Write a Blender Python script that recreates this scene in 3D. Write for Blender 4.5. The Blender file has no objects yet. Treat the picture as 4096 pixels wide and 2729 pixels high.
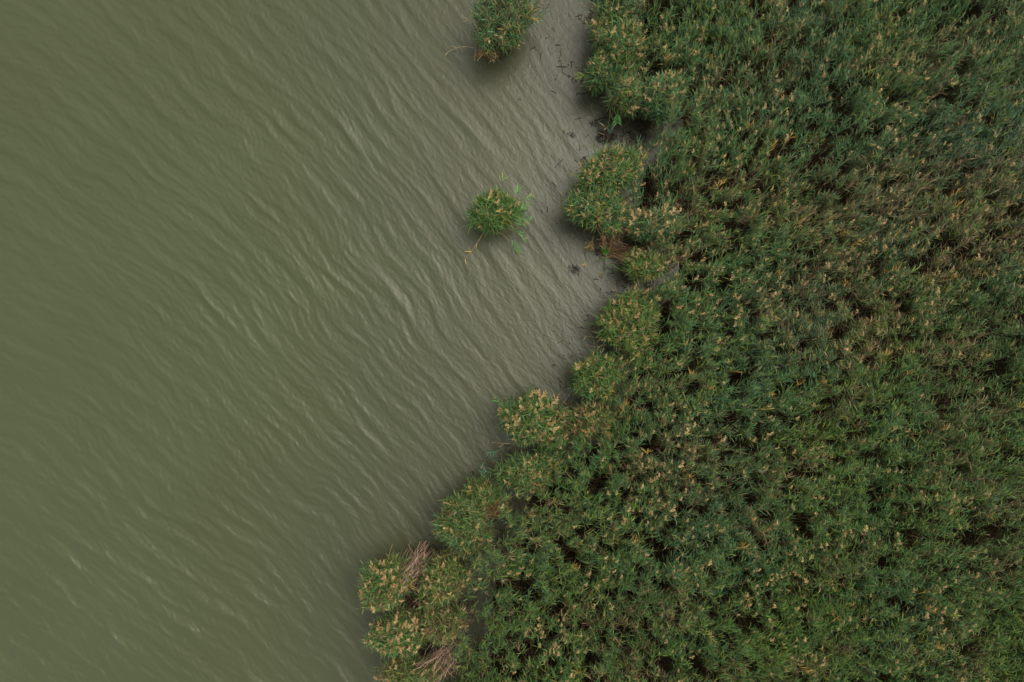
import bpy, math, random
import numpy as np
from mathutils import Vector, Matrix

scene = bpy.context.scene
COL = scene.collection
R = math.radians
rng = np.random.default_rng(7)

# ------------------------------------------------------------------ camera
H = 29.0                      # camera height over the water
K = 40.0 / 4096.0             # metres on the water per photo pixel
cam_d = bpy.data.cameras.new("camera")
cam_d.sensor_width = 36.0
cam_d.lens = 36.0 * H / 40.0
cam_d.clip_start = 0.5
cam_d.clip_end = 2000.0
cam = bpy.data.objects.new("camera", cam_d)
cam.location = (0, 0, H)
COL.objects.link(cam)
scene.camera = cam

# ------------------------------------------------------------------ sky, sun, exposure
SUN_EL, SUN_AZ = 62.0, 62.0   # elevation; azimuth counted from +Y towards +X
world = bpy.data.worlds.new("World")
scene.world = world
world.use_nodes = True
nt = world.node_tree
nt.nodes.clear()
sky = nt.nodes.new("ShaderNodeTexSky")
sky.sky_type = 'NISHITA'
sky.sun_disc = False
sky.sun_elevation = R(SUN_EL)
sky.sun_rotation = R(SUN_AZ)
sky.air_density = 1.0
sky.dust_density = 2.5
sky.ozone_density = 1.0
hs = nt.nodes.new("ShaderNodeHueSaturation")
hs.inputs["Saturation"].default_value = 0.16
bg = nt.nodes.new("ShaderNodeBackground")
bg.inputs["Strength"].default_value = 0.12
wo = nt.nodes.new("ShaderNodeOutputWorld")
nt.links.new(sky.outputs[0], hs.inputs["Color"])
warm = nt.nodes.new("ShaderNodeVectorMath")   # thin high cloud: greyer and slightly warmer than clear sky
warm.operation = 'MULTIPLY'
warm.inputs[1].default_value = (1.0, 1.0, 0.86)
nt.links.new(hs.outputs[0], warm.inputs[0])
nt.links.new(warm.outputs[0], bg.inputs["Color"])
nt.links.new(bg.outputs[0], wo.inputs["Surface"])

sun_d = bpy.data.lights.new("sun", 'SUN')
sun_d.energy = 1.1
sun_d.angle = R(45)
sun_d.color = (1.0, 0.90, 0.76)
sun = bpy.data.objects.new("sun", sun_d)
sdir = Vector((math.sin(R(SUN_AZ)) * math.cos(R(SUN_EL)),
               math.cos(R(SUN_AZ)) * math.cos(R(SUN_EL)), math.sin(R(SUN_EL))))
sun.rotation_euler = sdir.to_track_quat('Z', 'Y').to_euler()
sun.location = sdir * 60
COL.objects.link(sun)

scene.view_settings.view_transform = 'Standard'
scene.view_settings.look = 'None'
scene.view_settings.exposure = 1.22
scene.view_settings.gamma = 1.0
scene.cycles.max_bounces = 6
scene.cycles.diffuse_bounces = 3
scene.cycles.glossy_bounces = 3
scene.cycles.transmission_bounces = 3
scene.cycles.caustics_reflective = False
scene.cycles.caustics_refractive = False


# ------------------------------------------------------------------ helpers
def pw(px, py, z=0.0):
    """photo pixel -> world point standing at height z"""
    s = K * (H - z) / H
    return ((px - 2048.0) * s, -(py - 1364.5) * s, z)


def tag(o, label=None, cat=None, group=None, kind=None):
    if label: o["label"] = label
    if cat: o["category"] = cat
    if group: o["group"] = group
    if kind: o["kind"] = kind
    return o


def empty(name, loc=(0, 0, 0), rz=0.0):
    o = bpy.data.objects.new(name, None)
    o.location = loc
    o.rotation_euler = (0, 0, rz)
    o.empty_display_size = 0.3
    COL.objects.link(o)
    return o


def mesh_data(name, V, Q, C=None, mat=None, smooth=False):
    me = bpy.data.meshes.new(name)
    V = np.asarray(V, np.float32); Q = np.asarray(Q, np.int32)
    n, f = len(V), len(Q)
    me.vertices.add(n)
    me.vertices.foreach_set("co", V.ravel())
    me.loops.add(f * 4)
    me.loops.foreach_set("vertex_index", Q.ravel())
    me.polygons.add(f)
    me.polygons.foreach_set("loop_start", np.arange(0, f * 4, 4, dtype=np.int32))
    me.update(calc_edges=True)
    if smooth:
        me.polygons.foreach_set("use_smooth", np.ones(f, bool))
    if C is not None:
        at = me.color_attributes.new("tint", 'FLOAT_COLOR', 'POINT')
        c4 = np.ones((n, 4), np.float32); c4[:, :3] = C
        at.data.foreach_set("color", c4.ravel())
    if mat: me.materials.append(mat)
    return me


def link(name, me, parent=None, loc=None):
    o = bpy.data.objects.new(name, me)
    if parent: o.parent = parent
    if loc: o.location = loc
    COL.objects.link(o)
    return o


def vnoise(x, y, scale, seed):
    """smooth value noise in 0..1, vectorised"""
    r = np.random.default_rng(seed)
    G = r.random((256, 256))
    u = np.asarray(x) / scale + 100.0; v = np.asarray(y) / scale + 100.0
    i = np.floor(u).astype(int); j = np.floor(v).astype(int)
    fu = u - i; fv = v - j
    fu = fu * fu * (3 - 2 * fu); fv = fv * fv * (3 - 2 * fv)
    i0 = i % 256; j0 = j % 256; i1 = (i + 1) % 256; j1 = (j + 1) % 256
    return (G[i0, j0] * (1 - fu) * (1 - fv) + G[i1, j0] * fu * (1 - fv) +
            G[i0, j1] * (1 - fu) * fv + G[i1, j1] * fu * fv)


def in_poly(x, y, P):
    P = np.asarray(P, float)
    ins = np.zeros(np.shape(x), bool)
    x2, y2 = np.roll(P[:, 0], -1), np.roll(P[:, 1], -1)
    for a, b, c, d in zip(P[:, 0], P[:, 1], x2, y2):
        if b == d: continue
        cr = ((b > y) != (d > y)) & (x < (c - a) * (y - b) / (d - b) + a)
        ins ^= cr
    return ins


# ------------------------------------------------------------------ materials
def plant_mat(name, rough=0.55, transl=0.25, spec=0.35):
    m = bpy.data.materials.new(name)
    m.use_nodes = True
    t = m.node_tree; t.nodes.clear()
    out = t.nodes.new("ShaderNodeOutputMaterial")
    at = t.nodes.new("ShaderNodeAttribute"); at.attribute_name = "tint"
    geo = t.nodes.new("ShaderNodeTexCoord")
    nz = t.nodes.new("ShaderNodeTexNoise"); nz.inputs["Scale"].default_value = 9.0
    nz.inputs["Detail"].default_value = 2.0
    t.links.new(geo.outputs["Object"], nz.inputs["Vector"])
    mr = t.nodes.new("ShaderNodeMapRange")
    mr.inputs[1].default_value = 0.3; mr.inputs[2].default_value = 0.7
    mr.inputs[3].default_value = 0.8; mr.inputs[4].default_value = 1.2
    t.links.new(nz.outputs[0], mr.inputs[0])
    mx = t.nodes.new("ShaderNodeVectorMath"); mx.operation = 'SCALE'
    t.links.new(at.outputs["Color"], mx.inputs[0]); t.links.new(mr.outputs[0], mx.inputs["Scale"])
    bs = t.nodes.new("ShaderNodeBsdfPrincipled")
    bs.inputs["Roughness"].default_value = rough
    bs.inputs["Specular IOR Level"].default_value = spec
    t.links.new(mx.outputs[0], bs.inputs["Base Color"])
    if transl > 0:
        tr = t.nodes.new("ShaderNodeBsdfTranslucent")
        t.links.new(mx.outputs[0], tr.inputs["Color"])
        ms = t.nodes.new("ShaderNodeMixShader"); ms.inputs[0].default_value = transl
        t.links.new(bs.outputs[0], ms.inputs[1]); t.links.new(tr.outputs[0], ms.inputs[2])
        t.links.new(ms.outputs[0], out.inputs["Surface"])
    else:
        t.links.new(bs.outputs[0], out.inputs["Surface"])
    return m


M_LEAF = plant_mat("reed_leaf", 0.42, 0.15, 0.30)
M_STEM = plant_mat("reed_stem", 0.6, 0.0, 0.3)
M_PLUME = plant_mat("reed_plume", 0.9, 0.3, 0.05)
M_DEBRIS = plant_mat("wet_debris", 0.45, 0.0, 0.3)


def water_mat():
    m = bpy.data.materials.new("lake_water")
    m.use_nodes = True
    t = m.node_tree; t.nodes.clear()
    out = t.nodes.new("ShaderNodeOutputMaterial")
    bs = t.nodes.new("ShaderNodeBsdfPrincipled")
    bs.inputs["Roughness"].default_value = 0.31
    bs.inputs["IOR"].default_value = 1.40
    tc = t.nodes.new("ShaderNodeTexCoord")
    # turbid green water, painted greyer near the reeds like a stronger sky reflection
    at = t.nodes.new("ShaderNodeAttribute"); at.attribute_name = "tint"
    nz = t.nodes.new("ShaderNodeTexNoise"); nz.inputs["Scale"].default_value = 0.25
    nz.inputs["Detail"].default_value = 3
    t.links.new(tc.outputs["Object"], nz.inputs["Vector"])
    mr = t.nodes.new("ShaderNodeMapRange")
    mr.inputs[1].default_value = 0.3; mr.inputs[2].default_value = 0.7
    mr.inputs[3].default_value = 0.96; mr.inputs[4].default_value = 1.04
    t.links.new(nz.outputs[0], mr.inputs[0])
    vs = t.nodes.new("ShaderNodeVectorMath"); vs.operation = 'SCALE'
    t.links.new(at.outputs["Color"], vs.inputs[0]); t.links.new(mr.outputs[0], vs.inputs["Scale"])
    t.links.new(vs.outputs[0], bs.inputs["Base Color"])
    # capillary ripples, elongated along the crests
    mp = t.nodes.new("ShaderNodeMapping"); mp.vector_type = 'TEXTURE'
    mp.inputs["Rotation"].default_value = (0, 0, R(38))
    mp.inputs["Scale"].default_value = (0.11, 0.26, 0.2)
    t.links.new(tc.outputs["Object"], mp.inputs["Vector"])
    n1 = t.nodes.new("ShaderNodeTexNoise"); n1.inputs["Scale"].default_value = 1.0
    n1.inputs["Detail"].default_value = 4; n1.inputs["Distortion"].default_value = 0.6
    t.links.new(mp.outputs[0], n1.inputs["Vector"])
    b1 = t.nodes.new("ShaderNodeBump"); b1.inputs["Strength"].default_value = 1.0
    b1.inputs["Distance"].default_value = 0.013
    t.links.new(n1.outputs[0], b1.inputs["Height"])
    n2 = t.nodes.new("ShaderNodeTexNoise"); n2.inputs["Scale"].default_value = 22.0
    n2.inputs["Detail"].default_value = 2
    t.links.new(tc.outputs["Object"], n2.inputs["Vector"])
    b2 = t.nodes.new("ShaderNodeBump"); b2.inputs["Strength"].default_value = 1.0
    b2.inputs["Distance"].default_value = 0.0016
    t.links.new(n2.outputs[0], b2.inputs["Height"])
    t.links.new(b1.outputs[0], b2.inputs["Normal"])
    t.links.new(b2.outputs[0], bs.inputs["Normal"])
    t.links.new(bs.outputs[0], out.inputs["Surface"])
    return m


# ------------------------------------------------------------------ shoreline (photo pixels)
EDGE = [(2440, -700), (2440, 60), (2440, 200), (2450, 290), (2530, 340), (2575, 420), (2615, 470), (2620, 550),
        (2560, 595), (2490, 640), (2440, 760), (2440, 860), (2530, 930), (2540, 975), (2600, 1000), (2610, 1040),
        (2600, 1095), (2650, 1120), (2610, 1180), (2510, 1230), (2480, 1300), (2500, 1400), (2450, 1440),
        (2400, 1560), (2420, 1640), (2350, 1690), (2300, 1780), (2170, 1860), (2080, 1930), (2010, 1990),
        (1985, 2100), (1920, 2200), (1880, 2280), (1850, 2400), (1850, 2520), (1790, 2600), (1760, 2729),
        (1700, 3200)]
FAR = [(4600, 3200), (4600, -700)]
ZC = 2.3                                     # usual height of the canopy
bed_poly = np.array([pw(x, y, ZC)[:2] for x, y in EDGE + FAR])
edge_w = np.array([pw(x, y, 0.8)[:2] for x, y in EDGE])
_o = np.argsort(edge_w[:, 1])


def x_edge(y):
    return np.interp(y, edge_w[_o, 1], edge_w[_o, 0])


# ------------------------------------------------------------------ water
def build_water():
    def axis(lo, hi, step, far):
        core = np.arange(lo, hi, step)
        g = step * 1.35 ** np.arange(1, 60)
        s = np.cumsum(g); s = s[s < far]
        return np.concatenate([lo - s[::-1], core, core[-1] + s])
    xs = axis(-22.5, 8.0, 0.045, 400); ys = axis(-15.5, 15.5, 0.045, 400)
    X, Y = np.meshgrid(xs, ys, indexing='ij')
    core = (np.clip((X + 23) / 1, 0, 1) * np.clip((8.5 - X) / 1, 0, 1) *
            np.clip((Y + 16) / 1, 0, 1) * np.clip((16 - Y) / 1, 0, 1))
    wx = (vnoise(X, Y, 7.0, 1) - .5) * .9 + (vnoise(X, Y, 1.7, 2) - .5) * 0.30 + (vnoise(X, Y, .6, 6) - .5) * .08
    wy = (vnoise(X, Y, 7.0, 3) - .5) * .9 + (vnoise(X, Y, 1.7, 4) - .5) * 0.30 + (vnoise(X, Y, .6, 7) - .5) * .08
    U, W = X + wx, Y + wy
    xc = np.clip(X, -24, 9)
    Z = np.zeros_like(X)
    r = np.random.default_rng(5)
    # wave fronts run from upper left to lower right, turn and close up towards the shore
    phi = 0.95 * U + 0.013 * U * xc + 0.72 * W
    psi = -0.72 * U + 0.95 * W
    bands = [(1.9, .0060, 4, 4, 0), (0.95, .0075, 7, 6, 0), (0.62, .0052, 8, 9, 0), (0.40, .0036, 9, 15, -3),
             (0.24, .0026, 10, 22, -8)]
    for lam, amp, n, spread, off in bands:
        for q in range(n):
            l = lam * r.uniform(.75, 1.3)
            d = R(r.normal(off, spread))
            k = 2 * math.pi / l
            ph = k * (phi * math.cos(d) + psi * math.sin(d)) + r.uniform(0, 6.28)
            env = vnoise(X, Y, .8 + 1.3 * lam, 100 + q + int(lam * 100))
            env = np.clip((env - .15) * 1.6, 0, 1.2)
            w = .55 * np.sin(ph + .55 * np.cos(ph)) + .75 * (1 - 2 * np.abs(np.sin(ph / 2)) ** 1.1)
            lee = np.clip((x_edge(Y) - X - 5) / 9, 0, 1)       # longer, steeper waves out in the open
            low = np.clip((-Y - 2) / 8, 0, 1) * .65
            Z += .62 * ((.50 if lam > .9 else .42 if lam > .5 else .26) + low * (1 if lam > .5 else .6) + lee * (.85 if lam > .6 else .75)) * amp * env * (w + .45 * w * w)
    d_edge = x_edge(Y) - X
    calm = 0.12 + 0.88 * np.clip((d_edge + 0.6) / 5.0, 0, 1) ** 0.8
    Z *= core * calm
    # green of the lake, greyed towards shore and top to paint in sky reflection
    f = np.clip(d_edge / 15.0, 0, 1)
    f = np.clip(f + (vnoise(X, Y, 5.0, 9) - .5) * .14 + (-Y / 15.0) * .22, 0, 1)[..., None]
    sky_grey = np.array((0.035, 0.0365, 0.0205)); green = np.array((0.042, 0.051, 0.0225))
    C = sky_grey * (1 - f) + green * f
    nx, ny = X.shape
    idx = np.arange(nx * ny).reshape(nx, ny)
    Q = np.stack([idx[:-1, :-1], idx[1:, :-1], idx[1:, 1:], idx[:-1, 1:]], -1).reshape(-1, 4)
    V = np.stack([X, Y, Z], -1).reshape(-1, 3)
    me = mesh_data("water", V, Q, C.reshape(-1, 3), water_mat(), smooth=True)
    tag(link("water", me), kind="structure")


build_water()


# lake bed: below the lake, rising to wet mud deep inside the reeds
def build_ground():
    xs = np.concatenate([[-400, -100, -40], np.arange(-24, 30, 0.6), [40, 100, 400]])
    ys = np.concatenate([[-400, -100, -40], np.arange(-22, 22.1, 0.6), [40, 100, 400]])
    X, Y = np.meshgrid(xs, ys, indexing='ij')
    d = X - x_edge(Y)
    Z = np.clip(-0.9 + 0.25 * (d + 3), -1.2, -0.06) + np.clip((d - .7) / 1.2, 0, 1) * 0.16
    Z += (vnoise(X, Y, 1.4, 31) - .5) * .08
    nx, ny = X.shape
    idx = np.arange(nx * ny).reshape(nx, ny)
    Q = np.stack([idx[:-1, :-1], idx[1:, :-1], idx[1:, 1:], idx[:-1, 1:]], -1).reshape(-1, 4)
    m = bpy.data.materials.new("wet_mud"); m.use_nodes = True
    t = m.node_tree; bs = t.nodes["Principled BSDF"]
    nz = t.nodes.new("ShaderNodeTexNoise"); nz.inputs["Scale"].default_value = 3.0; nz.inputs["Detail"].default_value = 8
    cr = t.nodes.new("ShaderNodeValToRGB")
    cr.color_ramp.elements[0].color = (.004, .003, .0018, 1); cr.color_ramp.elements[1].color = (.014, .010, .006, 1)
    t.links.new(nz.outputs[0], cr.inputs[0]); t.links.new(cr.outputs[0], bs.inputs["Base Color"])
    bs.inputs["Roughness"].default_value = 0.95
    bs.inputs["Specular IOR Level"].default_value = 0.05
    me = mesh_data("ground", np.stack([X, Y, Z], -1).reshape(-1, 3), Q, None, m, True)
    tag(link("ground", me), kind="structure")


build_ground()

# ------------------------------------------------------------------ reeds
TEAL = np.array((.034, .105, .062)); GREEN = np.array((.038, .115, .024)); LIME = np.array((.14, .20, .035))
OLIVE = np.array((.125, .125, .044)); TAN = np.array((.22, .16, .08)); BROWN = np.array((.085, .060, .030))
GOLD = np.array((.36, .24, .06)); PLUME = np.array((.42, .30, .16)); PALE = np.array((.38, .32, .25))


def strips(O, az, e0, droop, L, w, prof, roll, C, push=None):
    """leaf-like strips: origin, azimuth, start elevation, droop (rad), length, width -> V, Q, C"""
    n = len(O); m = len(prof)
    dx, dy = np.cos(az), np.sin(az)
    P = np.zeros((n, m, 3)); P[:, 0] = O
    ds = L / (m - 1)
    for i in range(1, m):
        e = e0 - droop * ((i - .5) / (m - 1)) ** 1.2
        D = np.stack([dx * np.cos(e), dy * np.cos(e), np.sin(e)], -1)
        if push is not None: D = D + push
        D /= np.linalg.norm(D, axis=1)[:, None]
        P[:, i] = P[:, i - 1] + D * ds[:, None]
    side = np.stack([-dy * np.cos(roll), dx * np.cos(roll), np.sin(roll)], -1)
    V = np.zeros((n, m, 2, 3))
    for i in range(m):
        hw = (w * prof[i] * .5)[:, None] * side
        V[:, i, 0] = P[:, i] - hw; V[:, i, 1] = P[:, i] + hw
    base = (np.arange(n) * m * 2)[:, None]
    q = np.array([[2 * i, 2 * i + 1, 2 * i + 3, 2 * i + 2] for i in range(m - 1)])
    Q = (base[:, :, None] + q[None]).reshape(-1, 4)
    CC = np.repeat(C, m * 2, axis=0)
    return V.reshape(-1, 3), Q, CC


def tubes(P, rad, C, sides=3):
    """P (n,m,3) centre lines, rad (n,m)"""
    n, m, _ = P.shape
    V = np.zeros((n, m, sides, 3))
    T = P[:, -1] - P[:, 0]; T /= np.linalg.norm(T, axis=1)[:, None] + 1e-9
    ref = np.where(np.abs(T[:, 2:3]) > .8, np.array([[1., 0, 0]]), np.array([[0., 0, 1.]]))
    A = np.cross(T, ref); A /= np.linalg.norm(A, axis=1)[:, None]
    B = np.cross(T, A)
    for s in range(sides):
        a = 2 * math.pi * s / sides
        off = math.cos(a) * A + math.sin(a) * B
        V[:, :, s] = P + rad[:, :, None] * off[:, None, :]
    q = []
    for i in range(m - 1):
        for s in range(sides):
            t = (s + 1) % sides
            q.append([i * sides + s, i * sides + t, (i + 1) * sides + t, (i + 1) * sides + s])
    q = np.array(q)
    Q = ((np.arange(n) * m * sides)[:, None, None] + q[None]).reshape(-1, 4)
    CC = np.repeat(C, m * sides, axis=0)
    return V.reshape(-1, 3), Q, CC


def cat(parts):
    V, Q, C, o = [], [], [], 0
    for v, q, c in parts:
        V.append(v); Q.append(q + o); C.append(c); o += len(v)
    return np.concatenate(V), np.concatenate(Q), np.concatenate(C)


# five seed-head shapes, standing on +Z and nodding towards +X
def plume_template(seed):
    r = np.random.default_rng(seed)
    n = 22
    L = .21 * r.uniform(.85, 1.2)
    s = np.linspace(0.02, .92, n)
    ang = s * R(r.uniform(28, 60))
    O = np.stack([np.sin(ang) * s * L * .8, r.normal(0, .004, n), s * L * np.cos(ang * .6)], -1)
    az = r.uniform(-2.2, 2.2, n)
    l = .105 * (1.05 - .65 * s) * r.uniform(.8, 1.2, n)
    e0 = R(52) * np.ones(n) - .12 * np.abs(az)
    tone = r.uniform(.75, 1.2, n)[:, None]
    C = PLUME * tone * np.array([[1, 1, 1]])
    a = strips(O, az, e0, np.full(n, R(45)), l, np.full(n, .030), (0.5, 1.0, .2), r.uniform(-1.2, 1.2, n), C)
    P = np.stack([O[0], O[n // 2], O[-1]])[None]
    b = tubes(P, np.array([[.006, .005, .003]]), (PLUME * .7)[None])
    return cat([a, b])


PT = [plume_template(40 + i) for i in range(6)]
PLUME_ME = [mesh_data("seed_head", v, q, c, M_PLUME) for v, q, c in PT]
# straw-yellow and darker variants for variety
for i, (v, q, c) in enumerate(PT[:4]):
    PLUME_ME.append(mesh_data("seed_head", v, q, c * np.array([[.80, .72, .66]]), M_PLUME))


def grow(base, h, lean, p, seed):
    """reed stalks: base (n,2), height h, lean (n,2) horizontal reach of the top.
    p: dict with per-stalk arrays dead, teal, lime (0..1), plume probability -> foliage, stems, plumes"""
    r = np.random.default_rng(seed)
    n = len(base)
    tt = np.array([0, .35, .7, 1.0])
    P = np.zeros((n, 4, 3))
    for i, t in enumerate(tt):
        P[:, i, :2] = base + lean * t ** 1.8
        P[:, i, 2] = -.15 + (h + .15) * t
    deadstalk = r.random(n) < p['dead'] * .5
    sc = np.where((r.random(n) < .6)[:, None], OLIVE * .7, TAN * .4)
    sc = np.where(deadstalk[:, None], (TAN * .7 + BROWN * .5), sc) * r.uniform(.75, 1.2, n)[:, None]
    rad = np.stack([np.full(n, v) for v in (.0075, .007, .0055, .003)], 1)
    stems = tubes(P, rad, sc)
    # leaves
    nl = p.get('leaves', 13)
    N = n * nl
    si = np.repeat(np.arange(n), nl)
    j = np.tile(np.arange(nl), n)
    t = p.get('t0', .42) + (1.0 - p.get('t0', .42)) * ((j + r.random(N)) / nl) ** .6
    t = np.minimum(t, .995)
    O = np.zeros((N, 3))
    O[:, :2] = base[si] + lean[si] * (t ** 1.8)[:, None]
    O[:, 2] = -.15 + (h[si] + .15) * t
    phase = r.uniform(0, 6.28, n)
    az = phase[si] + j * 2.4 + r.normal(0, .5, N)
    if 'waz' in p:      # blades combed over to the lee side
        az = np.where(r.random(N) < .62, p['waz'][si] + r.normal(0, .8, N), az)
    L = r.uniform(.22, .44, N) * np.where(t > .93, .8, 1) * np.where(t < .5, .8, 1) * p.get('ls', 1.0)
    w = r.uniform(.019, .032, N) * p.get('ws', 1.0)
    e0 = R(58) + r.normal(0, .22, N) - (1 - t) * .5
    e0 = e0 + np.where(t > .94, .25, 0)
    droop = np.abs(r.normal(.95, .45, N)) + (1 - t) * .6
    roll = r.normal(0, .55, N)
    push = np.zeros((N, 3))
    push[:, :2] = lean[si] / np.maximum(h[si], .5)[:, None] * .9 + p.get('wind', np.zeros((n, 2)))[si]
    # colours: living leaves on top, dead brown sheaths and leaves low down
    u = r.random(N); dead = p['dead'][si]; teal = p['teal'][si]; lime = p['lime'][si]
    Cg = GREEN + (TEAL - GREEN) * teal[:, None]
    Cg = Cg * r.uniform(.55, 1.9, N)[:, None]
    mix = np.clip(r.normal(.18, .22, N) + dead * .6, 0, 1)[:, None]
    Cg = (Cg * (1 - mix) + OLIVE * mix) * p.get('tone', .72)
    C = Cg
    isl = (r.random(N) < lime * .7)[:, None]
    C = np.where(isl, LIME * r.uniform(.6, 1.1, N)[:, None], C)
    pd = np.clip(.03 + dead * .42 + np.clip(.62 - t, 0, 1) * 2.2, 0, .95)
    isd = (u < pd) | deadstalk[si]
    Cd = np.where((r.random(N) < .42)[:, None], TAN, BROWN) * r.uniform(.55, 1.15, N)[:, None]
    C = np.where(isd[:, None], Cd, C)
    gold = (r.random(n) < p.get('gold', .010))[si][:, None]
    C = np.where(gold & (t > .7)[:, None], GOLD * r.uniform(.6, 1.1, N)[:, None], C)
    leaves = strips(O, az, e0, droop, L, w, (.45, 1.0, .72, .06), roll, C, push)
    # seed heads
    has = (r.random(n) < p['plume']) & ~deadstalk
    idx = np.nonzero(has)[0]
    top = np.zeros((len(idx), 3)); top[:, :2] = base[idx] + lean[idx]; top[:, 2] = h[idx] - .02
    wv = p.get('wind', np.zeros((n, 2)))[idx] * 1.2
    la = np.arctan2(lean[idx, 1] + wv[:, 1] + r.normal(0, .10, len(idx)), lean[idx, 0] + wv[:, 0] + r.normal(0, .10, len(idx)))
    tilt = np.clip(np.hypot(lean[idx, 0] + wv[:, 0], lean[idx, 1] + wv[:, 1]) / h[idx] * 1.5 + r.normal(.42, .16, len(idx)), 0, 1.2)
    size = r.uniform(.55, 1.05, len(idx)) * p.get('ps', 1.0)
    return leaves, stems, (top, la, tilt, size)


def plume_mat(top, la, tilt, size):
    return (Matrix.Translation(Vector(top)) @ Matrix.Rotation(float(la), 4, 'Z') @
            Matrix.Rotation(float(tilt), 4, 'Y') @ Matrix.Scale(float(size), 4))


def merged_plumes(pl, tone, seed):
    r = np.random.default_rng(seed)
    top, la, tilt, size = pl
    parts = []
    for k in range(len(PT)):
        v, q, c = PT[k]
        ids = np.nonzero(np.arange(len(top)) % len(PT) == k)[0]
        m = len(ids)
        if not m: continue
        cz, sz = np.cos(la[ids]), np.sin(la[ids]); cy, sy = np.cos(tilt[ids]), np.sin(tilt[ids])
        Rm = np.zeros((m, 3, 3))
        Rm[:, 0, 0] = cz * cy; Rm[:, 0, 1] = -sz; Rm[:, 0, 2] = cz * sy
        Rm[:, 1, 0] = sz * cy; Rm[:, 1, 1] = cz; Rm[:, 1, 2] = sz * sy
        Rm[:, 2, 0] = -sy; Rm[:, 2, 2] = cy
        Rm *= size[ids][:, None, None]
        VV = np.einsum('mij,vj->mvi', Rm, v) + top[ids][:, None, :]
        QQ = (np.arange(m) * len(v))[:, None, None] + q[None]
        tn = (tone[ids] * r.uniform(.8, 1.15, m))[:, None, None]
        CC = c[None] * tn * np.array([1, .98, .95])
        parts.append((VV.reshape(-1, 3), QQ.reshape(-1, 4), CC.reshape(-1, 3)))
    return cat(parts)


# ------------------------------------------------------------------ clumps (photo pixels of the crown)
# cx, cy, rx, ry, rot, height, stalks, dict(dead, teal, lime, plume, gold), label
CL = [
    (2010, 50, 134, 146, 0, 2.5, 330, dict(dead=.22, teal=.55, lime=.08, plume=.14), "dense clump of reeds alone in the water, cut off by the top of the photo"),
    (1972, 850, 92, 84, 0, 2.2, 330, dict(dead=.02, teal=.25, lime=.38, plume=.22), "small bright green reed clump standing alone in open water"),
    (2485, 0, 90, 75, 0, 2.5, 200, dict(dead=.15, teal=.6, lime=.12, plume=.25), "reed clump at the top edge of the photo, topmost of those along the shore"),
    (2480, 155, 98, 112, 10, 2.5, 300, dict(dead=.08, teal=.35, lime=.30, plume=.40), "tall green reed clump with many upright tan plumes, upper shore"),
    (2406, 288, 60, 54, 0, 2.2, 130, dict(dead=.08, teal=.5, lime=.22, plume=.30), "small round reed tuft jutting into the water with brown roots below"),
    (2508, 372, 66, 64, 0, 2.4, 140, dict(dead=.12, teal=.4, lime=.28, plume=.42), "reed clump just right of the small round tuft, above the dark bay"),
    (2655, 378, 100, 80, -8, 2.6, 250, dict(dead=.08, teal=.6, lime=.20, plume=.34), "wide blue-green reed clump right of the dark bay, plumes on top"),
    (2442, 690, 132, 92, -20, 2.4, 330, dict(dead=.10, teal=.3, lime=.32, plume=.34), "broad leafy reed clump below the dark bay, leaning over the water"),
    (2400, 845, 118, 84, 10, 2.4, 300, dict(dead=.08, teal=.45, lime=.25, plume=.30), "green reed clump above the bare brown stalks and the fallen reed mat"),
    (2620, 905, 100, 66, -15, 2.5, 210, dict(dead=.18, teal=.55, lime=.10, plume=.42, ps=1.3), "reed clump with large fluffy tan plumes, right of the bare stalks"),
    (2585, 1070, 84, 50, -10, 2.2, 170, dict(dead=.20, teal=.2, lime=.45, plume=.35), "yellow-green reed clump just below the fallen reed mat"),
    (2525, 1300, 132, 108, 15, 2.4, 380, dict(dead=.16, teal=.15, lime=.42, plume=.42), "large yellowish reed clump dotted with tan plumes, middle of the shore"),
    (2400, 1520, 108, 82, -10, 2.3, 280, dict(dead=.10, teal=.25, lime=.38, plume=.24, gold=.04), "lively green reed clump with golden leaves, right of the round clump"),
    (2140, 1700, 122, 112, 35, 2.4, 380, dict(dead=.10, teal=.25, lime=.30, plume=.52, ps=1.15), "round reed clump full of tan plumes that sticks out into the water"),
    (2372, 1698, 112, 78, 0, 2.2, 240, dict(dead=.35, teal=.25, lime=.35, plume=.30), "thin olive reed clump between the round clump and the reed bed"),
    (2125, 1905, 125, 80, -20, 2.3, 290, dict(dead=.18, teal=.3, lime=.28, plume=.30), "green reed clump directly below the round plumed clump"),
    (1935, 1990, 66, 40, -20, 2.0, 120, dict(dead=.30, teal=.2, lime=.40, plume=.22), "low yellowish reed clump above a sweep of fallen brown stalks"),
    (1850, 2120, 118, 108, 0, 2.3, 330, dict(dead=.22, teal=.35, lime=.32, plume=.16), "leafy green reed clump with few plumes, left of the dark gaps"),
    (1530, 2362, 98, 88, 20, 2.4, 320, dict(dead=.20, teal=.15, lime=.30, plume=.50, ps=1.1), "leftmost reed clump, golden plumes beside a fan of bare stalks"),
    (1762, 2348, 92, 96, 0, 2.3, 300, dict(dead=.34, teal=.2, lime=.32, plume=.38), "olive plumed reed clump right of the fan of bare stalks"),
    (1575, 2570, 98, 88, 0, 2.4, 300, dict(dead=.14, teal=.2, lime=.25, plume=.68, ps=1.1), "reed clump crowded with pale plumes near the bottom left of the shore"),
    (1755, 2520, 98, 70, -10, 2.2, 220, dict(dead=.50, teal=.2, lime=.30, plume=.45), "browning reed clump with straw plumes, right of the crowded plumes"),
    (1625, 2725, 120, 60, -10, 2.2, 240, dict(dead=.45, teal=.15, lime=.30, plume=.40, gold=.04), "golden brown reed clump cut off by the bottom of the photo"),
]


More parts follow.
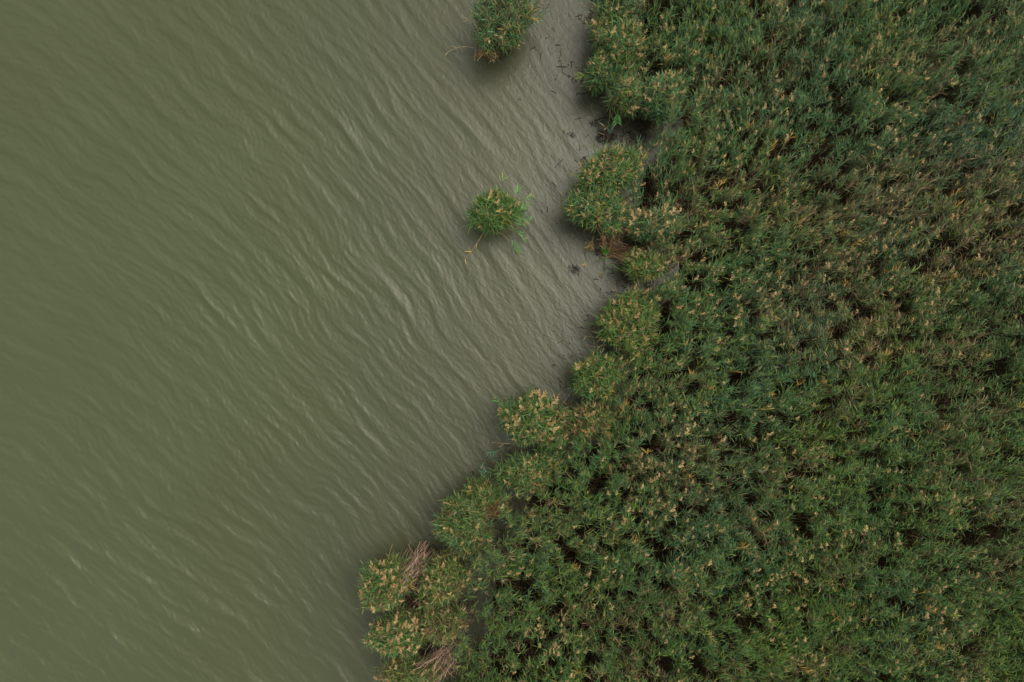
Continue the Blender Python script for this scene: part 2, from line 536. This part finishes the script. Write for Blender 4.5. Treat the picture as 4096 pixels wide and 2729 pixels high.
def build_clump(i, spec):
    cx, cy, rx, ry, rot, h0, n, q, label = spec
    n = int(n * .9)
    if i > 1: rx, ry = rx * 1.08, ry * 1.08
    c = np.array(pw(cx, cy, h0 * .92)[:2])
    s = K * (H - h0) / H
    a = rng.uniform(0, 2 * math.pi, n); rr = np.sqrt(rng.random(n))
    th = R(-rot)
    # ragged outline of the crown
    wob = 1 + .16 * np.sin(2 * a + i) + .10 * np.sin(3 * a + 2.1 * i) + .08 * np.sin(5 * a + i * 1.7)
    ex = np.cos(a) * rr * rx * s * wob; ey = np.sin(a) * rr * ry * s * wob
    top = np.stack([ex * math.cos(th) - ey * math.sin(th), ex * math.sin(th) + ey * math.cos(th)], -1) * .93
    base = top * rng.uniform(.52, .74, (n, 1)) + rng.normal(0, .04, (n, 2))
    h = h0 * (1 - .22 * rr ** 3) * rng.normal(1, .075, n)
    h = np.clip(h, .9, h0 * 1.12)
    lean = top - base + np.array([[.03, .10]])
    stray = rng.random(n) < .16
    lean[stray] *= rng.uniform(1.3, 2.0, (stray.sum(), 1)); h[stray] *= .85
    u = np.ones(n)
    patch = vnoise(top[:, 0] + c[0], top[:, 1] + c[1], .5, 70 + i)
    p = dict(dead=np.clip(q['dead'] * (.4 + 1.2 * patch), 0, 1), teal=u * q['teal'], lime=u * q['lime'],
             plume=q['plume'] * .6, leaves=15, t0=.42, wind=np.tile([[.06, .20]], (n, 1)), ls=1.12, ps=q.get('ps', 1.0), gold=q.get('gold', .012), ws=1.05, tone=.9)
    lv, st, pl = grow(base, h, lean, p, 300 + i)
    e = empty("reed_clump", (c[0], c[1], 0))
    tag(e, label, "reed clump", "clumps of reeds along the water's edge")
    link("foliage", mesh_data("foliage", *lv, M_LEAF), e)
    link("stalk_bundle", mesh_data("stalk_bundle", *st, M_STEM), e)
    topc, la, tilt, size = pl
    order = np.argsort(-topc[:, 2] * size)
    for k in order[:100]:
        o = link("seed_head", PLUME_ME[(int(k) + i) % len(PLUME_ME)], e)
        o.matrix_local = plume_mat(topc[k], la[k], tilt[k], size[k])
    if len(order) > 100:
        rest = order[100:]
        g = merged_plumes((topc[rest], la[rest], tilt[rest], size[rest]), np.ones(len(rest)), 9)
        tag(link("seed_head", mesh_data("seed_head_rest", *g, M_PLUME), e), kind="stuff")


for i, sp in enumerate(CL):
    build_clump(i, sp)

# ------------------------------------------------------------------ the reed bed
GAPS = [(2540, 300, 34, 34), (2505, 520, 115, 72), (2425, 480, 90, 60), (2570, 500, 60, 40), (2505, 985, 95, 35), (2620, 1130, 55, 26),
        (1955, 2312, 62, 30), (1900, 2385, 36, 42), (2028, 2362, 40, 46), (1885, 2515, 38, 70), (1815, 2665, 55, 50),
        (2105, 2600, 30, 95), (2140, 2505, 26, 40), (3595, 1084, 70, 38), (3700, 1015, 40, 30), (3030, 800, 40, 30),
        (3200, 2160, 26, 26), (3500, 2395, 40, 36), (2930, 2470, 46, 40), (2060, 2020, 34, 26), (3720, 800, 60, 34),
        (2760, 420, 40, 46), (2960, 330, 70, 30), (2840, 720, 44, 34), (2560, 800, 60, 26), (2400, 1800, 36, 22),
        (3420, 1280, 60, 30), (3950, 1500, 50, 24), (3310, 430, 40, 24), (3750, 440, 50, 30), (2360, 1830, 30, 22),
        (1830, 2250, 40, 26), (2700, 1480, 50, 26), (2880, 860, 60, 30), (3800, 2150, 60, 30), (2600, 2200, 60, 30)]


def build_bed():
    r = np.random.default_rng(11)
    x0, x1 = bed_poly[:, 0].min(), bed_poly[:, 0].max(); y0, y1 = bed_poly[:, 1].min(), bed_poly[:, 1].max()
    dens = 46
    n = int((x1 - x0) * (y1 - y0) * dens)
    B = np.stack([r.uniform(x0, x1, n), r.uniform(y0, y1, n)], -1)
    keep = in_poly(B[:, 0], B[:, 1], bed_poly)
    B = B[keep]
    d = np.ones(len(B))
    for cx, cy, rx, ry, rot, h0, *_ in CL:
        c = pw(cx, cy, h0 * .92); th = R(-rot); s = K * .92
        dx, dy = B[:, 0] - c[0], B[:, 1] - c[1]
        u = (dx * math.cos(th) + dy * math.sin(th)) / (rx * s); v = (-dx * math.sin(th) + dy * math.cos(th)) / (ry * s)
        q2 = u * u + v * v
        d = np.where(q2 < 1.0, 0, np.where(q2 < 1.3, d * .35, d))
    hole = np.zeros(len(B))
    wobx = (vnoise(B[:, 0], B[:, 1], .35, 77) - .5) * .8
    for gx, gy, rx, ry in GAPS:
        c = pw(gx, gy, 1.2); s = K * .95
        q = np.hypot((B[:, 0] - c[0]) / (rx * s), (B[:, 1] - c[1]) / (ry * s)) + wobx
        hole = np.maximum(hole, np.clip((1.25 - q) * 2.2, 0, 1))
    d *= 1 - hole
    # tussocky growth: dense crowns with thinner lanes between them
    t1 = vnoise(B[:, 0], B[:, 1], .50, 21); t2 = vnoise(B[:, 0], B[:, 1], 1.9, 22)
    tus = np.clip((t1 * .6 + t2 * .25 + .15 * .5 - .27) * 3.6, .36, 1)
    d *= tus
    B = B[r.random(len(B)) < d]
    n = len(B)
    x, y = B[:, 0], B[:, 1]
    t1 = vnoise(x, y, .50, 21); t2 = vnoise(x, y, 1.9, 22)
    hh = 2.3 + .9 * (t1 - .5) + .5 * (t2 - .5) + .3 * (vnoise(x, y, 6, 23) - .5) + r.normal(0, .17, n)
    hh += .30 * (vnoise(x, y, .24, 33) - .5) * 2
    hh = np.clip(hh, 1.1, 3.1)
    # wind-combed lean, slowly turning across the bed; local tussocks splay outwards
    ang = R(68) + (vnoise(x, y, 4.0, 24) - .5) * 1.6
    mag = .18 + .26 * vnoise(x, y, 3.0, 25)
    e = .05
    gx = (vnoise(x + e, y, .50, 21) - vnoise(x - e, y, .50, 21)) / (2 * e)
    gy = (vnoise(x, y + e, .50, 21) - vnoise(x, y - e, .50, 21)) / (2 * e)
    lean = np.stack([np.cos(ang) * mag - gx * .22, np.sin(ang) * mag - gy * .22], -1) * (hh / 2.4)[:, None]
    lean += r.normal(0, .09, (n, 2))
    # species colour: bluish towards the top right, yellow-green at the bottom, brown swathes in the east
    fx = np.clip((x + 2) / 20, 0, 1); fy = np.clip(y / 13, -1, 1)
    teal = np.clip(.42 + .32 * fy + (vnoise(x, y, 3.5, 26) - .5) * 1.0, 0, 1)
    lime = np.clip(.22 - .12 * fy + (vnoise(x, y, 2.2, 27) - .5) * .5, 0.03, .7)
    br = vnoise(x * .9 + y * .5, y * 1.6 - x * .8, 2.3, 28)
    east = np.exp(-((x - 15) / 6) ** 2 - ((y - 2.5) / 6) ** 2)
    dead = np.clip(.06 + (br - .5) * .60 + .26 * east - .1 * (fy > .6), .02, .9)
    wind = np.stack([np.cos(ang), np.sin(ang)], -1) * .26
    pn = vnoise(x, y, 1.5, 29)
    plume = np.clip(.16 + .10 * (fy > .1) + (pn - .42) * .75 - .12 * (fx > .45) * (fy < -.1), .03, .55)
    p = dict(dead=dead, teal=teal, lime=lime, plume=np.clip(plume * .8, 0, .45), leaves=13, t0=.64, wind=wind, waz=ang, ls=.98, ws=.84, gold=.008)
    lv, st, pl = grow(B, hh, lean, p, 12)
    e_ = empty("reed_bed", (0, 0, 0))
    tag(e_, "dense unbroken bed of green reeds covering the right half of the photo", "reed bed", None, "stuff")
    tag(link("foliage", mesh_data("foliage", *lv, M_LEAF), e_), kind="stuff")
    tag(link("stalk_bundle", mesh_data("stalk_bundle", *st, M_STEM), e_), kind="stuff")
    top, la, tilt, size = pl
    size = size * np.where(r.random(len(size)) < .12, 1.1, .78)
    # the hundred that show largest (tall, under the camera, in the frame)
    score = size / (H - top[:, 2]) - .004 * np.hypot(top[:, 0], top[:, 1]) * .05
    score[(np.abs(top[:, 0]) > 17) | (np.abs(top[:, 1]) > 11)] = -1
    order = np.argsort(-score)
    for k in order[:100]:
        o = link("seed_head", PLUME_ME[int(k) % len(PLUME_ME)], e_)
        o.matrix_local = plume_mat(top[k], la[k], tilt[k], size[k])
    rest = order[100:]
    g = merged_plumes((top[rest], la[rest], tilt[rest], size[rest]), r.uniform(.75, 1.05, len(rest)), 5)
    tag(link("seed_head", mesh_data("seed_head_rest", *g, M_PLUME), e_), kind="stuff")
    print("bed stalks", n, "plumes", len(top))


build_bed()


# ------------------------------------------------------------------ fallen litter between the reeds
def build_litter():
    r = np.random.default_rng(55)
    x0, x1 = bed_poly[:, 0].min(), bed_poly[:, 0].max()
    n = 16000
    B = np.stack([r.uniform(x0, x1, n), r.uniform(-17, 17, n)], -1)
    B = B[in_poly(B[:, 0] - .5, B[:, 1], bed_poly)]
    cov = vnoise(B[:, 0], B[:, 1], .9, 57)
    B = B[(cov > .38)]
    n = len(B)
    a = r.uniform(0, math.pi, n) * .4 + R(30) + (vnoise(B[:, 0], B[:, 1], 1.3, 56) - .5) * 4
    L = r.uniform(.5, 1.6, n); z0 = r.uniform(.02, .30, n); dz = r.normal(.1, .25, n)
    z1 = np.clip(z0 + dz, .02, .9)
    P = np.zeros((n, 3, 3))
    for i, t in enumerate((0, .5, 1)):
        P[:, i, 0] = B[:, 0] + np.cos(a) * L * (t - .5); P[:, i, 1] = B[:, 1] + np.sin(a) * L * (t - .5)
        P[:, i, 2] = z0 + (z1 - z0) * t + (.05 if i == 1 else 0)
    C = (TAN * .6 + BROWN * .4)[None] * r.uniform(.35, 1.1, n)[:, None]
    g = tubes(P, np.full((n, 3), .007), C)
    tag(link("fallen_reed_litter", mesh_data("fallen_reed_litter", *g, M_STEM)),
        "brown broken stalks lying under the standing reeds", "reed litter", None, "stuff")


build_litter()


def build_scum():
    """bits of broken reed and leaf floating along the margin"""
    r = np.random.default_rng(66)
    n = 4200
    y = r.uniform(-14, 14, n)
    off = r.exponential(.55, n)
    x = x_edge(y) - off - .15
    keep = vnoise(x, y, .7, 67) > .46
    x, y = x[keep], y[keep]; n = len(x)
    a = r.uniform(0, math.pi, n); L = r.uniform(.05, .28, n) * np.where(r.random(n) < .1, 2, 1)
    P = np.zeros((n, 3, 3))
    for i, t in enumerate((0, .5, 1)):
        P[:, i, 0] = x + np.cos(a) * L * (t - .5); P[:, i, 1] = y + np.sin(a) * L * (t - .5)
        P[:, i, 2] = r.uniform(.012, .03, n)
    u = r.random(n)[:, None]
    C = np.where(u < .55, np.array([[.012, .010, .008]]), np.where(u < .8, TAN[None] * .5, OLIVE[None] * .6)) * r.uniform(.6, 1.3, n)[:, None]
    g = tubes(P, r.uniform(.006, .018, n)[:, None] * np.ones((1, 3)), C)
    tag(link("floating_reed_scum", mesh_data("floating_reed_scum", *g, M_STEM)),
        "scattered bits of broken reed floating along the margin of the reeds", "reed litter", None, "stuff")


build_scum()


# ------------------------------------------------------------------ bundles of bare dead stalks
def bundle(label, pts0, pts1, spread0, spread1, z0, z1, n, col, seed, name="bare_stalk_bundle", group=None, bow=.15):
    """stalks running from around photo point pts0 (height z0) to around pts1 (height z1)"""
    r = np.random.default_rng(seed); n = int(n * .6)
    A = np.array(pw(*pts0, z0)); Bp = np.array(pw(*pts1, z1))
    d = (Bp - A)[:2]; d /= np.linalg.norm(d); side = np.array([-d[1], d[0]])
    o = r.uniform(-1, 1, n); f = o * .7 + r.normal(0, .35, n)
    P = np.zeros((n, 4, 3))
    la = r.uniform(-.15, .35, n); lb = r.uniform(-.45, .25, n); kink = r.normal(0, .05, (n, 4, 2))
    for i, t in enumerate((0, .33, .67, 1.0)):
        c = A + (Bp - A) * t
        w = spread0 * f * (1 - t) + spread1 * o * t
        ext = (la * (1 - t) + lb * t) * np.linalg.norm(Bp - A)
        P[:, i, 0] = c[0] + side[0] * w + d[0] * ext; P[:, i, 1] = c[1] + side[1] * w + d[1] * ext
        P[:, i, :2] += kink[:, i]
        P[:, i, 2] = c[2] + bow * math.sin(math.pi * t) + r.normal(0, .03, n) + np.abs(r.normal(0, .04, n))
    C = np.array(col)[None] * r.uniform(.5, 1.9, n)[:, None]
    rad = np.stack([np.full(n, v) for v in (.0095, .0095, .008, .005)], 1)
    ctr = P.mean(axis=(0, 1)); ctr[2] = 0
    e = empty(name, tuple(ctr))
    tag(e, label, "stalk bundle" if name == "bare_stalk_bundle" else "reed mat", group)
    g = tubes(P - ctr, rad, C)
    link("stalk_bundle", mesh_data("stalk_bundle", *g, M_STEM), e)
    # withered leaves still hanging on them
    m = max(8, n // 2)
    ids = r.integers(0, n, m); tt = r.uniform(.3, .95, m)
    O = P[ids, 1] * (1 - tt[:, None]) + P[ids, 3] * tt[:, None] - ctr
    lv = strips(O, r.uniform(0, 6.28, m), r.uniform(-.3, .6, m), r.uniform(.3, 1.2, m), r.uniform(.12, .3, m),
                np.full(m, .02), (.5, 1, .7, .1), r.normal(0, .6, m), (TAN * .8)[None] * r.uniform(.5, 1.2, m)[:, None])
    link("withered_foliage", mesh_data("withered_foliage", *lv, M_LEAF), e)


GB = "bundles of bare dead stalks"
PINK = (.38, .26, .20)
bundle("wide fan of bare pinkish stalks on the right side of the leftmost clump", (1700, 2205), (1612, 2318), .55, .20, .05, 2.1, 150, PINK, 1, group=GB)
bundle("flat fan of bare pinkish stalks just under the wide fan", (1728, 2296), (1626, 2330), .24, .12, .05, 1.8, 80, PINK, 2, group=GB)
bundle("bare brown stalks standing between the leftmost clump and the crowded plumes", (1655, 2412), (1612, 2495), .42, .35, .05, 2.0, 100, (.20, .12, .07), 3, group=GB)
bundle("bundle of bare grey-pink stalks near the bottom edge, beside a dark gap", (1812, 2580), (1715, 2695), .48, .42, .05, 2.2, 160, PINK, 4, group=GB)
bundle("sweep of bent brown stalks below the low yellowish clump", (2030, 2010), (1905, 2050), .35, .25, .20, 1.0, 130, (.24, .15, .075), 5, group=GB, bow=.3)
bundle("upright fan of bare brown stalks above the fallen reed mat", (2425, 990), (2440, 910), .14, .48, .03, 1.9, 100, (.30, .19, .10), 6, group=GB)
bundle("loose bare stalks leaning between the fan and the fluffy plumed clump", (2440, 960), (2545, 900), .12, .35, .05, 1.1, 40, (.25, .16, .09), 7, group=GB)
bundle("short dark stalks under the olive clump right of the fan of bare stalks", (1895, 2430), (1850, 2475), .18, .22, .05, 1.4, 45, (.17, .12, .10), 8, group=GB)
bundle("rusty tuft of cut stalks at the foot of the lone clump at the top", (1960, 172), (1942, 200), .3, .45, .05, 1.5, 90, (.36, .20, .09), 9, group=GB)
bundle("rusty tuft of stalks under the small round reed tuft", (2388, 320), (2380, 342), .16, .2, .05, .7, 40, (.36, .20, .09), 10, group=GB)
bundle("thin dead stalks between the round plumed clump and the shore", (2225, 1645), (2180, 1640), .2, .2, .05, 1.0, 26, (.30, .22, .17), 11, group=GB)
bundle("flattened mat of fallen brown reeds reaching out of the bed into the water", (2430, 1012), (2690, 1020), .20, .34, .04, .6, 110, (.22, .13, .065), 12, name="fallen_reed_mat", bow=.06)
bundle("fallen brown reeds slanting from the mat down to the yellow-green clump", (2450, 1010), (2560, 1075), .15, .15, .06, .8, 50, (.26, .18, .09), 13, name="fallen_reed_mat", bow=.08)
bundle("brown broken reeds lying in the lane right of the plumed upper shore", (2860, 420), (2740, 470), .5, .5, .3, .7, 120, (.15, .085, .04), 14, name="fallen_reed_mat", bow=.1)


# ------------------------------------------------------------------ single stalks over and in the water
def lone(name, label, cat_, p0, p1, z0, z1, col, leaves=0, lcol=GREEN, head=None, bend=0.0, rad=.009, group=None, seed=0, lsz=.26):
    r = np.random.default_rng(900 + seed)
    A = np.array(pw(*p0, z0)); Bp = np.array(pw(*p1, z1))
    d = (Bp - A); side = np.array([-d[1], d[0], 0]); side /= np.linalg.norm(side) + 1e-9
    ts = np.linspace(0, 1, 7)
    P = A + d * ts[:, None] + side * (np.sin(ts * math.pi) * bend)[:, None]
    P[:, 2] += np.sin(ts * math.pi) * .06
    ctr = np.array([A[0], A[1], 0.0])
    P = P - ctr
    e = empty(name, tuple(ctr)); tag(e, label, cat_, group)
    rr = np.linspace(rad, rad * .6, 7)
    link("stem", mesh_data("stem", *tubes(P[None], rr[None], np.array(col)[None], 5), M_STEM), e)
    az0 = math.atan2(d[1], d[0])
    if leaves:
        t = np.linspace(.35, 1, leaves)
        O = np.stack([np.interp(t, ts, P[:, k]) for k in range(3)], -1)
        az = az0 + np.where(np.arange(leaves) % 2 == 0, 1, -1) * r.uniform(.35, 1.0, leaves)
        lv = strips(O, az, r.uniform(-.05, .5, leaves), r.uniform(.2, .7, leaves), r.uniform(.8, 1.2, leaves) * lsz,
                    np.full(leaves, .034), (.5, 1, .75, .06), r.normal(0, .4, leaves),
                    np.array(lcol)[None] * r.uniform(.8, 1.3, leaves)[:, None])
        link("foliage", mesh_data("foliage", *lv, M_LEAF), e)
    if head:
        o = link("seed_head", PLUME_ME[seed % len(PLUME_ME)], e)
        o.matrix_local = plume_mat(P[-1], az0, 1.2, head)


BR, PA, TN, GS = (.16, .10, .05), tuple(PALE), (.36, .26, .14), (.12, .14, .05)
G1, G2 = "broken stalks leaning out over the water", "loose leafy reeds around the small lone clump"
LL = [
    ("broken_stalk", "long tan broken stalk with a crook, left of the lone clump at the top", "reed stalk", (1902, 194), (1790, 210), .35, .06, TN, 3, TAN, None, -.12, G1),
    ("broken_stalk", "thin tan stalk poking out left of the lone clump at the top, under its plumes", "reed stalk", (1886, 93), (1853, 68), 1.0, 1.2, TN, 1, TAN, .4, 0, G1),
    ("broken_stalk", "straight golden stalk lying on the water below the small lone clump", "reed stalk", (1930, 938), (1860, 1038), .3, .04, (.42, .28, .08), 3, GOLD, None, .03, G1),
    ("bent_reed", "brown stalk curving right from the foot of the small lone clump", "bent reed", (1988, 926), (2035, 968), .4, .15, (.30, .19, .07), 0, None, None, .06, G2),
    ("bent_reed", "green leafy reed hanging low at the bottom right of the small lone clump", "bent reed", (2036, 940), (2072, 1003), .3, .1, GS, 9, GREEN * 1.5, .7, 0, G2),
    ("bent_reed", "green reed with an orange tip reaching right at the foot of the lone clump", "bent reed", (2030, 915), (2096, 950), .7, .4, GS, 10, GREEN * 1.5, .6, .05, G2),
    ("bent_reed", "feathery green reed leaning up and right out of the small lone clump", "bent reed", (2030, 885), (2104, 818), 1.6, 1.8, GS, 12, GREEN * 1.6, .7, -.05, G2),
    ("bent_reed", "green reed lying flat to the right of the small lone clump", "bent reed", (2035, 900), (2098, 896), 1.1, 1.0, GS, 9, GREEN * 1.5, .6, .04, G2),
    ("bent_reed", "pale green reed tip hooked downward, farthest right of the small lone clump", "bent reed", (2062, 888), (2118, 882), 1.2, 1.0, GS, 7, GREEN * 1.7, None, .06, G2),
    ("bent_reed", "tiny green sprig above the small lone clump, alone over the water", "bent reed", (2000, 735), (2010, 712), 2.3, 2.5, GS, 5, LIME * .8, None, 0, G2),
    ("bent_reed", "small green sprig at the upper right of the small lone clump", "bent reed", (2060, 790), (2072, 760), 2.0, 2.1, GS, 5, GREEN * 1.7, None, 0, G2),
    ("bent_reed", "curled green reed with a pink tip, upper right of the small lone clump", "bent reed", (2080, 800), (2122, 785), 1.9, 1.9, GS, 6, GREEN * 1.4, .6, -.05, G2),
    ("broken_stalk", "straight pale stalk slanting over the dark reflection at the upper shore", "reed stalk", (2404, 50), (2360, 115), 1.3, .5, PA, 1, TAN, None, 0, G1),
    ("broken_stalk", "short white stalk pointing left from the tall green clump", "reed stalk", (2395, 162), (2346, 162), .9, .8, PA, 0, None, None, 0, G1),
    ("broken_stalk", "thin dark brown stalk lying above the small round tuft", "reed stalk", (2350, 272), (2300, 271), .2, .1, BR, 0, None, None, 0, G1),
    ("bent_reed", "yellow-green star of leaves left of the small round tuft", "bent reed", (2350, 300), (2318, 308), .7, .5, (.3, .26, .06), 9, LIME * 1.5, None, 0, G1),
    ("broken_stalk", "pair-like pale stalk standing at the left rim of the dark bay", "reed stalk", (2444, 421), (2431, 517), 1.0, .2, TN, 1, TAN, None, 0, G1),
    ("bent_reed", "leafy green reed hanging over the dark bay", "bent reed", (2470, 440), (2468, 490), 1.5, 1.4, GS, 12, GREEN * 1.3, None, 0, G1),
    ("bent_reed", "dull green reed rising from the water in the bay, left of the pale stalks", "bent reed", (2436, 560), (2446, 505), .3, .9, BR, 8, TEAL * 1.2, None, 0, G1),
    ("broken_stalk", "orange-brown stalk beside the dark hummock in the bay", "reed stalk", (2415, 560), (2417, 505), .2, .9, (.3, .18, .06), 3, TAN, None, 0, G1),
    ("broken_stalk", "tan stalk stretching left from the broad leafy clump below the bay", "reed stalk", (2345, 722), (2278, 690), .9, .5, TN, 5, LIME, None, .05, G1),
    ("broken_stalk", "tan stalk ending in a yellow spray under the shore clump with bare stalks", "reed stalk", (2375, 945), (2356, 992), .9, .3, TN, 8, GOLD, None, 0, G1),
    ("bent_reed", "long thin green reed arching over the water below the fallen mat", "bent reed", (2528, 1096), (2404, 1024), .9, .2, (.25, .24, .09), 6, GREEN * 1.3, None, .10, G1),
    ("broken_stalk", "thin brown stalk leaning up from the small bay below the fallen mat", "reed stalk", (2472, 1182), (2460, 1128), .4, .9, TN, 1, TAN, None, .03, G1),
    ("broken_stalk", "white stalk pointing up and left from the large yellowish clump", "reed stalk", (2402, 1273), (2352, 1247), .9, .6, PA, 0, None, None, .04, G1),
    ("broken_stalk", "upper of two tan stalks reaching left from the large yellowish clump", "reed stalk", (2430, 1352), (2345, 1345), .9, .4, TN, 3, TAN, .4, .02, G1),
    ("broken_stalk", "lower of two tan stalks reaching left from the large yellowish clump", "reed stalk", (2425, 1379), (2356, 1387), .9, .4, TN, 2, GOLD, .4, .03, G1),
    ("bent_reed", "arched green reed with a tan tip at the upper left of the round plumed clump", "bent reed", (2052, 1648), (1984, 1592), 1.4, .9, GS, 7, GREEN * 1.4, .6, .06, G1),
    ("broken_stalk", "thin tan stalk pointing left from the round plumed clump", "reed stalk", (2040, 1775), (1978, 1771), .9, .5, TN, 1, TAN, .4, 0, G1),
    ("bent_reed", "low green sprig with an orange head left of the round plumed clump", "bent reed", (2006, 1796), (1952, 1812), .6, .3, GS, 8, TEAL * 1.4, .7, .03, G1),
    ("bent_reed", "drooping green reed over the dark reflection above the low yellowish clump", "bent reed", (1950, 1950), (1926, 1876), .8, 1.0, GS, 10, TEAL * 1.5, .5, -.04, G1),
    ("broken_stalk", "longest white stalk crossing the gap right of the round plumed clump", "reed stalk", (2232, 1642), (2293, 1557), .4, 1.0, PA, 0, None, None, 0, G1),
    ("broken_stalk", "shorter white stalk in the gap right of the round plumed clump", "reed stalk", (2205, 1625), (2246, 1594), .4, .9, PA, 0, None, None, 0, G1),
    ("broken_stalk", "upright white stalk close to the top right of the round plumed clump", "reed stalk", (2190, 1622), (2210, 1583), .4, .9, PA, 0, None, None, .02, G1),
    ("broken_stalk", "white stalk pointing up and left from the leftmost clump", "reed stalk", (1492, 2282), (1440, 2240), 1.4, 1.0, PA, 0, None, None, .03, G1),
    ("broken_stalk", "tall curved tan stalk over the olive reflection above the leftmost clump", "reed stalk", (1553, 2272), (1570, 2178), 1.0, 1.3, TN, 1, TAN, None, .05, G1),
    ("broken_stalk", "thin tan stalk between the curved stalk and the fan of bare stalks", "reed stalk", (1614, 2260), (1634, 2202), 1.0, 1.2, TN, 0, None, None, 0, G1),
    ("bent_reed", "thin green reed pointing left below the leftmost clump", "bent reed", (1514, 2410), (1438, 2438), 1.3, .9, GS, 4, LIME, None, .04, G1),
    ("broken_stalk", "tan stalk sticking out below the fallen reed mat in the bed", "reed stalk", (1830, 2240), (1900, 2180), .9, 1.2, TN, 0, None, None, .05, G1),
]
for i, (nm, lb, ct, p0, p1, z0, z1, col, nl, lc, hd, bd, gp) in enumerate(LL):
    lone(nm, lb, ct, p0, p1, z0, z1, col, nl, lc if lc is not None else GREEN, hd, bd, .009, gp, i)


# small bright green water plant at the end of the mat, floating leaf, dark debris
def star_plant(name, label, cat_, p, z, n, L, w, col, seed, e0=.5, group=None, flat=False):
    r = np.random.default_rng(seed)
    x, y, _ = pw(*p, z)
    e = empty(name, (x, y, 0)); tag(e, label, cat_, group)
    O = np.zeros((n, 3)); O[:, 2] = z; O[:, :2] = r.normal(0, .03, (n, 2))
    g = strips(O, r.uniform(0, 6.28, n), np.full(n, e0) + r.normal(0, .25, n), r.uniform(.3, 1.1, n),
               r.uniform(.6, 1.2, n) * L, np.full(n, w), (.4, 1, .8, .1), r.normal(0, .3, n),
               np.array(col)[None] * r.uniform(.7, 1.3, n)[:, None])
    link("foliage", mesh_data("foliage", *g, M_LEAF), e)
    if not flat:
        P = np.array([[[0, 0, -.1], [0, 0, z * .5], [0, 0, z]]])
        link("stem", mesh_data("stem", *tubes(P, np.full((1, 3), .012), np.array([[.05, .06, .02]]), 5), M_STEM), e)


star_plant("water_plant", "small vivid green plant at the tip of the fallen reed mat", "plant", (2421, 1003), .35, 46, .17, .04, (.05, .22, .03), 71, .6)
star_plant("floating_leaf_tuft", "yellow leaf tuft floating between the dark weed and the shore", "leaf tuft", (2341, 1056), .03, 6, .16, .03, GOLD * 1.1, 72, .1, "leaf tufts floating near the shore", True)
star_plant("floating_leaf_tuft", "tiny orange and green leaf tuft floating near the yellow-green clump", "leaf tuft", (2408, 1098), .03, 5, .12, .025, GOLD * .8, 73, .1, "leaf tufts floating near the shore", True)
star_plant("floating_leaf_tuft", "faint green leaves floating over the olive reflection left of the bay", "leaf tuft", (2362, 425), .03, 6, .14, .022, LIME * .7, 74, .1, "leaf tufts floating near the shore", True)


def debris(label, p, rad, n, col, seed, h=.04):
    r = np.random.default_rng(seed)
    x, y, _ = pw(*p, 0)
    a = r.uniform(0, 6.28, n); d = np.sqrt(r.random(n)) * rad
    O = np.stack([np.cos(a) * d, np.sin(a) * d * .7, r.uniform(.008, h, n)], -1)
    g = strips(O, r.uniform(0, 6.28, n), r.normal(.05, .2, n), r.normal(.1, .3, n), r.uniform(.3, .8, n) * rad,
               r.uniform(.01, .028, n), (.6, 1, .8, .3), r.normal(0, .5, n), np.array(col)[None] * r.uniform(.5, 1.4, n)[:, None])
    o = link("floating_weed", mesh_data("floating_weed", *g, M_DEBRIS), None, (x, y, 0))
    tag(o, label, "floating weed", "dark weed floating near the reeds")


DK = (.020, .018, .017)
debris("dark clot of weed floating in the cove left of the fallen mat's yellow leaf", (2297, 1080), .22, 90, DK, 81)
debris("small dark weed patch in open water left of the dark bay", (2284, 541), .15, 40, DK, 82)
debris("tiny dark weed speck left of the small round tuft", (2295, 318), .08, 24, DK, 83)
debris("dark brown hummock of rotting reed in the bay", (2422, 550), .34, 160, (.016, .011, .009), 84, .14)
debris("dark weed strands floating above the brown hummock in the bay", (2384, 494), .22, 50, DK, 85)
debris("dark weed at the tip of the fallen reed mat", (2392, 1008), .18, 50, (.014, .010, .010), 86)
debris("dark weed beside the left foot of the broad leafy clump below the bay", (2336, 640), .14, 36, DK, 87)
